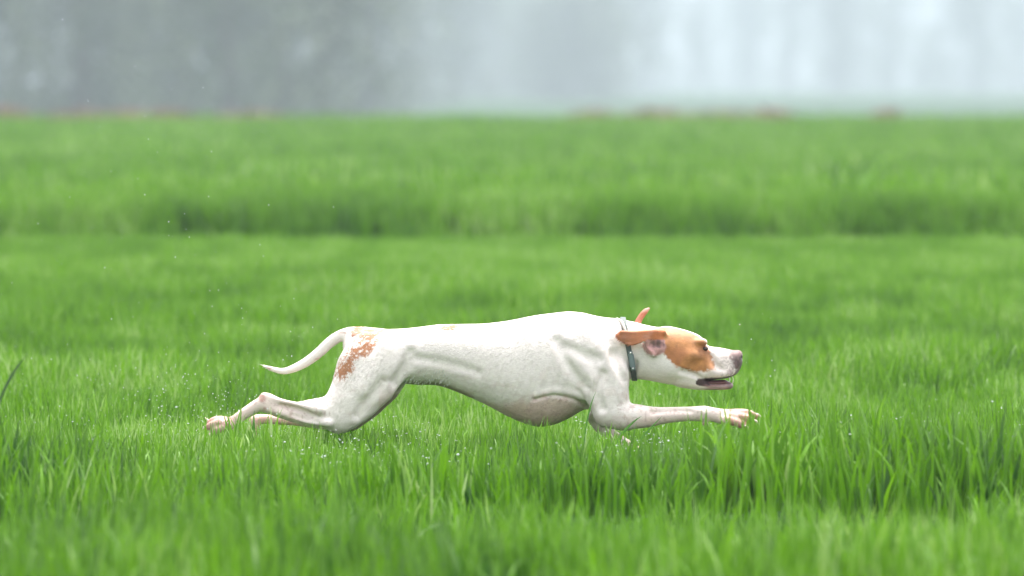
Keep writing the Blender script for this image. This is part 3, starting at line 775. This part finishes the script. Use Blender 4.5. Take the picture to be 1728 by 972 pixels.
# short coat: flat-lying hairs in damp clumps, each a sliver rooted on the skin and coloured like it
G = np.gradient(FLD, VX)
def grad_at(V):
    i = np.clip(np.round((V - np.array([X0, Y0, Z0])) / VX).astype(int), 0, np.array(FLD.shape) - 1)
    g = np.stack([G[k][i[:, 0], i[:, 1], i[:, 2]] for k in range(3)], 1)
    return g / np.maximum(np.linalg.norm(g, axis=1), 1e-6)[:, None]
NH = 170000
fi = rng.integers(0, len(BF), NH); uu, vv = rng.uniform(0, 1, (2, NH, 1))
q4 = BV[BF[fi]]; root = (q4[:, 0]*(1-uu) + q4[:, 1]*uu) * (1-vv) + (q4[:, 3]*(1-uu) + q4[:, 2]*uu) * vv
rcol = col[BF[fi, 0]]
hx, hy, hzz = root.T
skip = ((hx > 1226) & (hzz < 660) & ((hx > 1240) | (hzz > 634))) | ((hx > 1172) & (hzz > 634) & (hzz < 660)) | ((hx > 1225) & (hzz > 680)) | ((hx < 392) & (hzz > 695)) | ((hx > 1082) & (hx < 1124) & (hzz > 572) & (hzz < 602) & (hy < -38)) | (np.hypot(hx - 1190, hzz - 588) < 7)
skip |= (rng.uniform(0, 1, NH) < .6) & ((hzz > 676) & ((hx > 1066) | (hx < 540))) | ((rng.uniform(0, 1, NH) < .6) & (hx > 1110) & (hzz < 660))
root, rcol = root[~skip], rcol[~skip]; hx, hy, hzz = root.T
nr = grad_at(root)
flow = np.stack([-np.ones(len(root)), np.zeros(len(root)), np.full(len(root), .38)], 1)
leg = (hx > 1062) & (hzz > 674); flow[leg] = (1, 0, .15)
low = (hx > 990) & (hx < 1064) & (hzz > 640); flow[low] = (-.1, 0, 1)
thigh = (hx < 690) & (hzz > 590); flow[thigh] = (-.55, 0, .9)
hleg = (hx < 556) & (hzz > 655); flow[hleg] = (-1, 0, .15)
tail = (hx < 600) & (hzz < 635) & (hx < 560); flow[tail] = (-1, 0, .5)
wav = np.stack([vnoise(hx/13, hy/13, hzz/7, s_) - .5 for s_ in (51, 52, 53)], 1)
fin = np.stack([vnoise(hx/4, hy/4, hzz/2.2, s_) - .5 for s_ in (54, 55, 56)], 1)
flow = flow + 0.75 * wav + 0.75 * fin + rng.normal(0, .10, flow.shape)
flow -= (flow * nr).sum(1)[:, None] * nr; flow /= np.linalg.norm(flow, axis=1)[:, None]
sidev = np.cross(nr, flow)
ln_ = rng.uniform(3.6, 7.0, (len(root), 1)) * np.where((hx > 1066) | (hx < 560), .6, 1)[:, None]
lift = (0.06 + 0.19 * np.clip(fin[:, :1] + .1, 0, 1))
wd_ = rng.uniform(.32, .6, (len(root), 1))
A_ = root - nr * .4 + sidev * wd_; B_ = root - nr * .4 - sidev * wd_; T_ = root + (flow + nr * lift) * ln_
gnm = np.cross(B_ - A_, T_ - A_) * np.array([1, 1, 1.0]); inv = (gnm * nr).sum(1) > 0      # mirrored space: wind the slivers to face outwards
A_[inv], B_[inv] = B_[inv].copy(), A_[inv].copy(); sidev[inv] *= -1
HVx = np.stack([A_, B_, T_], 1).reshape(-1, 3)
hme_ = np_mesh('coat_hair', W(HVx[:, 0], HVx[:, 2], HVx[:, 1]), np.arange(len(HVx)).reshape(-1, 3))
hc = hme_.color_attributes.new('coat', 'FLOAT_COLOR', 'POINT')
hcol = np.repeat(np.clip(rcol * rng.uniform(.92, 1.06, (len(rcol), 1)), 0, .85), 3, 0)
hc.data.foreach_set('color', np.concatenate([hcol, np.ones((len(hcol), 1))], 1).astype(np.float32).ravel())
chm, chn, chb = new_mat('coat_hair')
ha = chn.nodes.new('ShaderNodeAttribute'); ha.attribute_name = 'coat'; chn.links.new(ha.outputs['Color'], chb.inputs['Base Color']); chb.inputs['Roughness'].default_value = .5
# hairs shade with the skin's own normal, as a lying coat does
fl = np.array([1, 1, -1.0])
nn_ = np.stack([nr + sidev * .3 + flow * .12, nr - sidev * .3 + flow * .12, nr + flow * .2], 1) * fl
nn_ /= np.linalg.norm(nn_, axis=2)[..., None]
hme_.normals_split_custom_set_from_vertices(nn_.reshape(-1, 3).tolist())
tag(link_mesh('coat_hair', hme_, dog, chm), kind='stuff')
hair_m = simple_mat('wet_hair', (0.66, 0.63, 0.58), 0.4, 0.2, 200)
hb = bmesh.new()
for i in range(70):
    px = 655 + 105 * i / 69 + random.uniform(-1, 1)
    yy = -random.uniform(20, 44)
    zz = 600
    while zz < 720 and fld_at((px, yy, zz)) < 0: zz += 0.5
    me = horn([(px, zz - 3, yy, 1.5), (px - 1.2, zz + 1.2, yy + 1, 1.0), (px - 3 + random.uniform(-1, 1), zz + random.uniform(2.5, 6), yy + 2, .15)], 4)
    hb.from_mesh(me); bpy.data.meshes.remove(me)
me = bpy.data.meshes.new('belly_fringe'); hb.to_mesh(me); hb.free()
tag(link_mesh('belly_fringe', me, dog, hair_m), kind='stuff')

# ------------------------------------------------------------------ collar with its receiver
collar = empty('dog_collar', W(1057, 590)); tag(collar, 'dark grey tracking collar round the neck of the running dog', 'collar')
def neck_ring(off, half, thick, f0, f1, n=72, dx=0.0):
    V, F = [], []
    for i in range(n):
        a = 2*math.pi*i/n; ca_, sa_ = math.cos(a), math.sin(a)
        rr = []
        for e in (-half, half):
            cx = 1057 + dx + e
            r = 20.0
            while r < 75 and fld_at((cx + sa_*10, ca_*r*0.85, 590 + sa_*r)) < 0: r += 0.5
            rr.append(min(r, 56))
        r = max(rr)
        for e, t in ((-half, off), (half, off), (half, off+thick), (-half, off+thick)):
            V.append((1057 + dx + e + sa_*10, 590 + sa_*(r+t), ca_*(r+t)*0.85))
    V = np.array(V)
    V3 = V.reshape(n, 4, 3); V3 = (np.roll(V3, 1, 0) + 2*V3 + np.roll(V3, -1, 0)) / 4; V = V3.reshape(-1, 3)
    for i in range(n):
        j = (i+1) % n
        for k in range(4): F.append((4*i+k, 4*i+(k+1)%4, 4*j+(k+1)%4, 4*j+k))
    me = np_mesh('strap', W(V[:,0], V[:,1], V[:,2]), F, smooth=False)
    bm = bmesh.new(); bm.from_mesh(me); bmesh.ops.recalc_face_normals(bm, faces=bm.faces); bm.to_mesh(me); bm.free()
    return me, V3
strap_m = simple_mat('collar_strap', (0.055, 0.075, 0.065), 0.6, 0.3, 250, bump=.4)
sm, V3 = neck_ring(0.2, 4.5, 3.0, 0, 0, dx=4)
link_mesh('strap', sm, collar, strap_m)
# the receiver sits on the near side of the strap
near = V3[(np.abs(V3[:, 2, 1] - 606) + 200 * (V3[:, 2, 2] > 0)).argmin(), 2]
bm = bmesh.new(); bmesh.ops.create_cube(bm, size=1)
bmesh.ops.bevel(bm, geom=bm.edges[:], offset=.16, segments=2, affect='EDGES')
for v in bm.verts:
    v.co = Vector(W(near[0] - 3.2 + v.co.x*9.5 - v.co.z*5, near[1] - v.co.z*32, near[2] - 1.5 + v.co.y*8))
me = bpy.data.meshes.new('receiver_box'); bm.to_mesh(me); bm.free()
box_m = simple_mat('receiver_plastic', (0.13, 0.17, 0.165), 0.3, 0.25, 120)
link_mesh('receiver_box', me, collar, box_m)
steel = simple_mat('steel', (0.6, 0.62, 0.6), 0.25, 0.1, 100, Metallic=1.0)
for dz in (-13, 13):
    link_mesh('rivet', sphere_px((near[0] - 3.2 + dz*.16, near[1] + dz, near[2] - 5.6), 1.8, 1, .6, 1, 8), collar, steel)
cord_m = simple_mat('antenna_cord', (0.42, 0.39, 0.33), 0.6, 0.2, 200)
link_mesh('antenna_cord', horn([(1057, 565, -44, 2.2), (1053, 552, -38, 2.4), (1049, 543, -24, 2.4), (1043, 538.5, -10, 2.2), (1041, 538, 6, 2.0)], 8), collar, cord_m)

# ------------------------------------------------------------------ dew on the blades and spray in the air
wm, wn, wb = new_mat('water_drop')
wb.inputs['Base Color'].default_value = (0.95, 0.98, 1, 1); wb.inputs['Roughness'].default_value = 0.03; wb.inputs['IOR'].default_value = 1.33
wb.inputs['Transmission Weight'].default_value = 0.4; wb.inputs['Specular IOR Level'].default_value = 1.0  # partly opaque white body, so the drops carry their glint in the colour
def drops(name, P, rad):
    bm = bmesh.new(); bmesh.ops.create_icosphere(bm, subdivisions=1, radius=1)
    T = np.array([v.co[:] for v in bm.verts]); FF = np.array([[v.index for v in f.verts] for f in bm.faces]); bm.free()
    V = (P[:, None, :] + T[None] * rad[:, None, :]).reshape(-1, 3)
    F = (FF[None] + (np.arange(len(P)) * len(T))[:, None, None]).reshape(-1, 3)
    return tag(link_mesh(name, np_mesh(name, V, F), None, wm), kind='stuff')
x_, d_ = field_points(27.2, 36, 420, .6)
h_ = grass_height(x_, d_)
k_ = rng.uniform(0, 1, len(x_)) < np.exp(-((d_ - 29.6) / 2.6) ** 2) * sstep(.40, .80, vnoise(x_ * 3, d_ * 1.5, 0, 77)) * .6
x_, d_, h_ = x_[k_], d_[k_], h_[k_]
r_ = .0006 + .0011 * rng.uniform(0, 1, len(x_)) ** 3
drops('dew_drops', np.stack([x_, d_, ground_z(x_, d_) + h_ * rng.uniform(.65, 1.0, len(x_))], -1), np.stack([r_ * rng.uniform(.8, 3.0, len(r_)), r_, r_ * rng.uniform(.6, 1.6, len(r_))], -1))
sp = []
for cx, cz, sx, sz, n in ((340, 690, 60, 26, 120), (230, 630, 110, 45, 110), (200, 420, 170, 120, 70), (480, 560, 110, 60, 40), (200, 200, 160, 90, 26), (1280, 620, 26, 50, 16), (700, 610, 60, 30, 8), (430, 690, 50, 16, 40)):
    for _ in range(n):
        sp.append(W(random.gauss(cx, sx), min(random.gauss(cz, sz), 745), random.uniform(-160, 160)))
sp = np.array(sp); r_ = .0006 + .0011 * rng.uniform(0, 1, len(sp)) ** 2
drops('water_spray', sp, np.stack([r_, r_, r_], -1))

# ------------------------------------------------------------------ far edge of the field: dry weeds, then the misty trees
weed_m = simple_mat('dry_weed', (0.22, 0.14, 0.105), 0.8, 0.4, 8)
def weed(name, cx, d, wd, h, seed, lab):
    r = np.random.default_rng(seed); V, F = [], []
    n = int(150 * wd) + 70; z0 = float(ground_z(cx, d))
    for i in range(n):
        bx, by = r.normal(0, wd * .25), r.normal(0, .35); hh = h * r.uniform(.5, 1.1) * math.exp(-(bx / wd) ** 2 * 1.2)
        lx, ly = r.normal(0, .12), r.normal(0, .12); w_ = r.uniform(.008, .02); b0 = len(V)
        V += [(cx+bx-w_, d+by, z0), (cx+bx+w_, d+by, z0), (cx+bx+lx+w_*.5, d+by+ly, z0+hh), (cx+bx+lx-w_*.5, d+by+ly, z0+hh)]; F.append((b0, b0+1, b0+2, b0+3))
        for _ in range(5):                                     # withered leaves
            t = r.uniform(.3, 1); p = np.array((cx+bx+lx*t, d+by+ly*t, z0+hh*t)); a = r.normal(0, 1, 3); a /= np.linalg.norm(a); b = np.cross(a, r.normal(0, 1, 3)); b /= np.linalg.norm(b)
            s_ = r.uniform(.03, .07); b0 = len(V); V += [p, p+a*s_+b*s_*.4, p+a*s_*2, p+a*s_-b*s_*.4]; F.append((b0, b0+1, b0+2, b0+3))
    o = link_mesh(name, np_mesh(name, V, F, False), None, weed_m); tag(o, lab, 'weeds', 'dry weeds along the far edge of the field')
dd = 203.0
for i, (px, wpx, hpx, lab) in enumerate((
    (18, 50, 26, 'tallest reddish dry weed clump at the left end of the far field edge'),
    (130, 90, 14, 'low pinkish dry weeds on the field edge, second clump from the left'),
    (215, 60, 17, 'small pinkish dry weed clump at the field edge, third from the left'),
    (290, 56, 20, 'rounded orange dry weed clump in front of the dense dark trees'),
    (430, 90, 14, 'faint low dry weeds below the middle of the dark tree mass'),
    (1000, 50, 20, 'reddish dry weed clump right at the foot of the lone round tree'),
    (1095, 90, 18, 'wide low reddish weeds just right of the lone round tree'),
    (1215, 80, 16, 'low brownish weed clump before the pale far trees'),
    (1305, 46, 22, 'tall narrow reddish weed clump before the pale far trees'),
    (1497, 26, 20, 'tiny isolated weed tuft near the right end of the field edge'))):
    weed('weed_clump', (px - 864) * dd / FPX, dd + .12 * (px - 864) * dd / FPX, wpx * dd / FPX * 1.5, hpx * dd / FPX * .6 + .23, 60 + i, lab)

bark_m = simple_mat('bark', (0.085, 0.07, 0.055), 0.9, 0.35, 6, bump=.5)
lm, ln, lb = new_mat('tree_leaves')
oi = ln.nodes.new('ShaderNodeObjectInfo'); la = ln.nodes.new('ShaderNodeAttribute'); la.attribute_name = 'hue'
lr = ln.nodes.new('ShaderNodeValToRGB'); lr.color_ramp.elements[0].color = (0.030, 0.055, 0.022, 1); lr.color_ramp.elements[1].color = (0.085, 0.12, 0.035, 1)
ln.links.new(la.outputs['Fac'], lr.inputs['Fac']); ln.links.new(lr.outputs[0], lb.inputs['Base Color']); lb.inputs['Roughness'].default_value = .6

def tree_meshes(seed, H, wide, low, dens):
    """multi-stemmed riverside tree: stems with limbs, and hanging leafy twigs from `low` up to H"""
    r = np.random.default_rng(seed); V, F = [], []
    def tube(P, rad, seg=7):
        b0 = len(V)
        for p, ra in zip(P, rad):
            for s in range(seg):
                a = 2*math.pi*s/seg; V.append((p[0]+ra*math.cos(a), p[1]+ra*math.sin(a), p[2]))
        for i in range(len(P)-1):
            for s in range(seg): F.append((b0+i*seg+s, b0+i*seg+(s+1)%seg, b0+(i+1)*seg+(s+1)%seg, b0+(i+1)*seg+s))
    tips = []
    for _ in range(r.integers(2, 5)):
        bx, by = r.normal(0, .18), r.normal(0, .18); lx, ly = r.normal(0, wide*.22), r.normal(0, wide*.22); hh = H * r.uniform(.75, .95)
        t = np.linspace(0, 1, 7); P = np.stack([bx + lx*t**1.4 + .06*np.sin(t*9+bx*9), by + ly*t**1.4, -0.15 + hh*t], -1)
        tube(P, .15*(1-t*.85)*r.uniform(.7, 1.2) + .012)
        for _ in range(9):
            u = r.uniform(.12, .95); p0 = np.array([np.interp(u, t, P[:, k]) for k in range(3)])
            a = r.uniform(0, 6.283); ln_ = wide * r.uniform(.25, .6) * (1 - .4*u); s_ = np.linspace(0, 1, 5)
            Q = np.stack([p0[0]+math.cos(a)*ln_*s_, p0[1]+math.sin(a)*ln_*s_, p0[2] + ln_*(.9*s_ - .35*s_**2)], -1)
            tube(Q, .045*(1-s_*.85)+.006, 5); tips += [Q[3], Q[4], Q[2]]
    trunk = np_mesh('trunk', V, F)
    LV, LF, hue = [], [], []
    for i in range(dens):
        c = tips[r.integers(len(tips))] + r.normal(0, 1, 3) * np.array([.35, .35, .4]) * wide * .35
        if r.uniform() < .5: c = np.array([r.normal(0, wide*.32), r.normal(0, wide*.32), r.uniform(low, H*.7)])
        c[2] = max(c[2], low)
        hu = r.uniform()
        for k in range(14):                                     # one hanging spray of leaves
            p = c + np.array([r.normal(0, .13), r.normal(0, .13), -r.uniform(0, .9)])
            if p[2] < .05: continue
            a = r.normal(0, 1, 3); a[2] -= 1.0; a /= np.linalg.norm(a); b = np.cross(a, r.normal(0, 1, 3)); b /= np.linalg.norm(b)
            s_ = r.uniform(.07, .13); b0 = len(LV)
            LV += [p, p+a*s_+b*s_*.45, p+a*s_*2, p+a*s_-b*s_*.45]; LF.append((b0, b0+1, b0+2, b0+3)); hue += [min(1, max(0, hu + r.normal(0, .15)))]*4
    crown = np_mesh('crown', LV, LF, False)
    crown.attributes.new('hue', 'FLOAT', 'POINT').data.foreach_set('value', np.array(hue, np.float32))
    trunk.materials.append(bark_m); crown.materials.append(lm)
    return trunk, crown
protos = {'dense': [tree_meshes(100+i, 9.5, 2.6, .2, 620) for i in range(3)], 'open': [tree_meshes(200+i, 8.5, 2.4, .9, 230) for i in range(3)], 'round': [tree_meshes(300+i, 6.0, 3.0, .1, 700) for i in range(2)]}
def tree(kind, v, px, d, s, rz, lab, grp):
    x_ = (px - 864) * d / FPX
    t = empty('tree', (x_, d, float(ground_z(x_, d)) - .02)); tag(t, lab, 'tree', grp)
    t.rotation_euler.z = rz; t.scale = (s, s, s)
    for nme, me in zip(('trunk', 'crown'), protos[kind][v]):
        o = bpy.data.objects.new(nme, me); C.objects.link(o); o.parent = t
TREES = [
    ('dense', 0, -40, 565, 1.92, 'misty tree cut off by the left edge of the picture'),
    ('open', 1, 50, 607, 1.92, 'misty tree with pale gaps at the left, beside the picture edge'),
    ('dense', 1, 150, 569, 1.92, 'dense misty tree over the low pinkish weeds at the left'),
    ('dense', 2, 225, 595, 1.92, 'dense misty tree between the pinkish weeds and the rounded orange clump'),
    ('dense', 1, 300, 583, 2.00, 'dense misty tree right above the rounded orange weed clump'),
    ('dense', 0, 380, 557, 1.92, 'darkest misty tree in the thick of the left tree mass'),
    ('dense', 1, 455, 577, 2.00, 'misty tree above the faint weeds in the middle of the dark mass'),
    ('dense', 2, 535, 586, 1.92, 'misty tree near the right side of the dark tree mass'),
    ('dense', 1, 610, 739, 2.08, 'greyer misty tree at the right end of the dark tree mass'),
    ('dense', 0, 690, 1100, 2.88, 'paler thin misty tree just past the dark tree mass'),
    ('dense', 2, 775, 1358, 3.36, 'faint grey misty tree left of the bright gap in the trees'),
    ('open', 1, 835, 1720, 3.84, 'very faint thin tree bordering the bright gap at the top'),
    ('round', 0, 970, 1376, 3.36, 'lone round misty tree standing right of the bright gap'),
    ('round', 0, 1575, 2350, 2.60, 'low pale far tree under the bright break at the top right'),
    ('round', 1, 905, 1548, 2.40, 'small faint misty shrub tree leaning on the lone round tree'),
]
far_at = ((1090, 2095, 'just right of the lone round tree'), (1180, 2369, 'above the wide low reddish weeds'), (1260, 2515, 'between two reddish weed clumps'), (1335, 2277, 'past the tall narrow weed clump'),
          (1420, 2095, 'midway along the pale right side'), (1500, 2187, 'above the tiny isolated weed tuft'), (1650, 2150, 'right of the treetop gap'), (1725, 2296, 'at the right edge of the picture'),
          (860, 1822, 'in the bright gap'), (1030, 2095, 'behind the lone round tree'))
TREES += [(('dense', 'open')[i % 2], i % 3, px, d, 4.0, 'pale bluish far tree almost lost in the mist ' + wh) for i, (px, d, wh) in enumerate(far_at)]
for i, (k_, v, px, d, s, lab) in enumerate(TREES):
    tree(k_, v, px, d, s * random.uniform(.93, 1.07), random.uniform(0, 6.28), lab, 'pale trees lost in the mist' if i > 14 else 'misty trees behind the field')

# ------------------------------------------------------------------ haze: one closed box of even mist
hz = bmesh.new(); bmesh.ops.create_cube(hz, size=1)
for v in hz.verts: v.co = Vector((v.co.x * 3400, 2400 + v.co.y * 5100, 14.0 + v.co.z * 40))
hme = bpy.data.meshes.new('haze'); hz.to_mesh(hme); hz.free()
hm = bpy.data.materials.new('haze'); hm.use_nodes = True; hn = hm.node_tree
hn.nodes.remove(hn.nodes['Principled BSDF'])
pv = hn.nodes.new('ShaderNodeVolumePrincipled'); pv.inputs['Color'].default_value = (0.43, 0.485, 0.54, 1); pv.inputs['Density'].default_value = 0.00058
hn.links.new(pv.outputs[0], hn.nodes['Material Output'].inputs['Volume'])
tag(link_mesh('haze', hme, None, hm), kind='stuff')
print('script done')
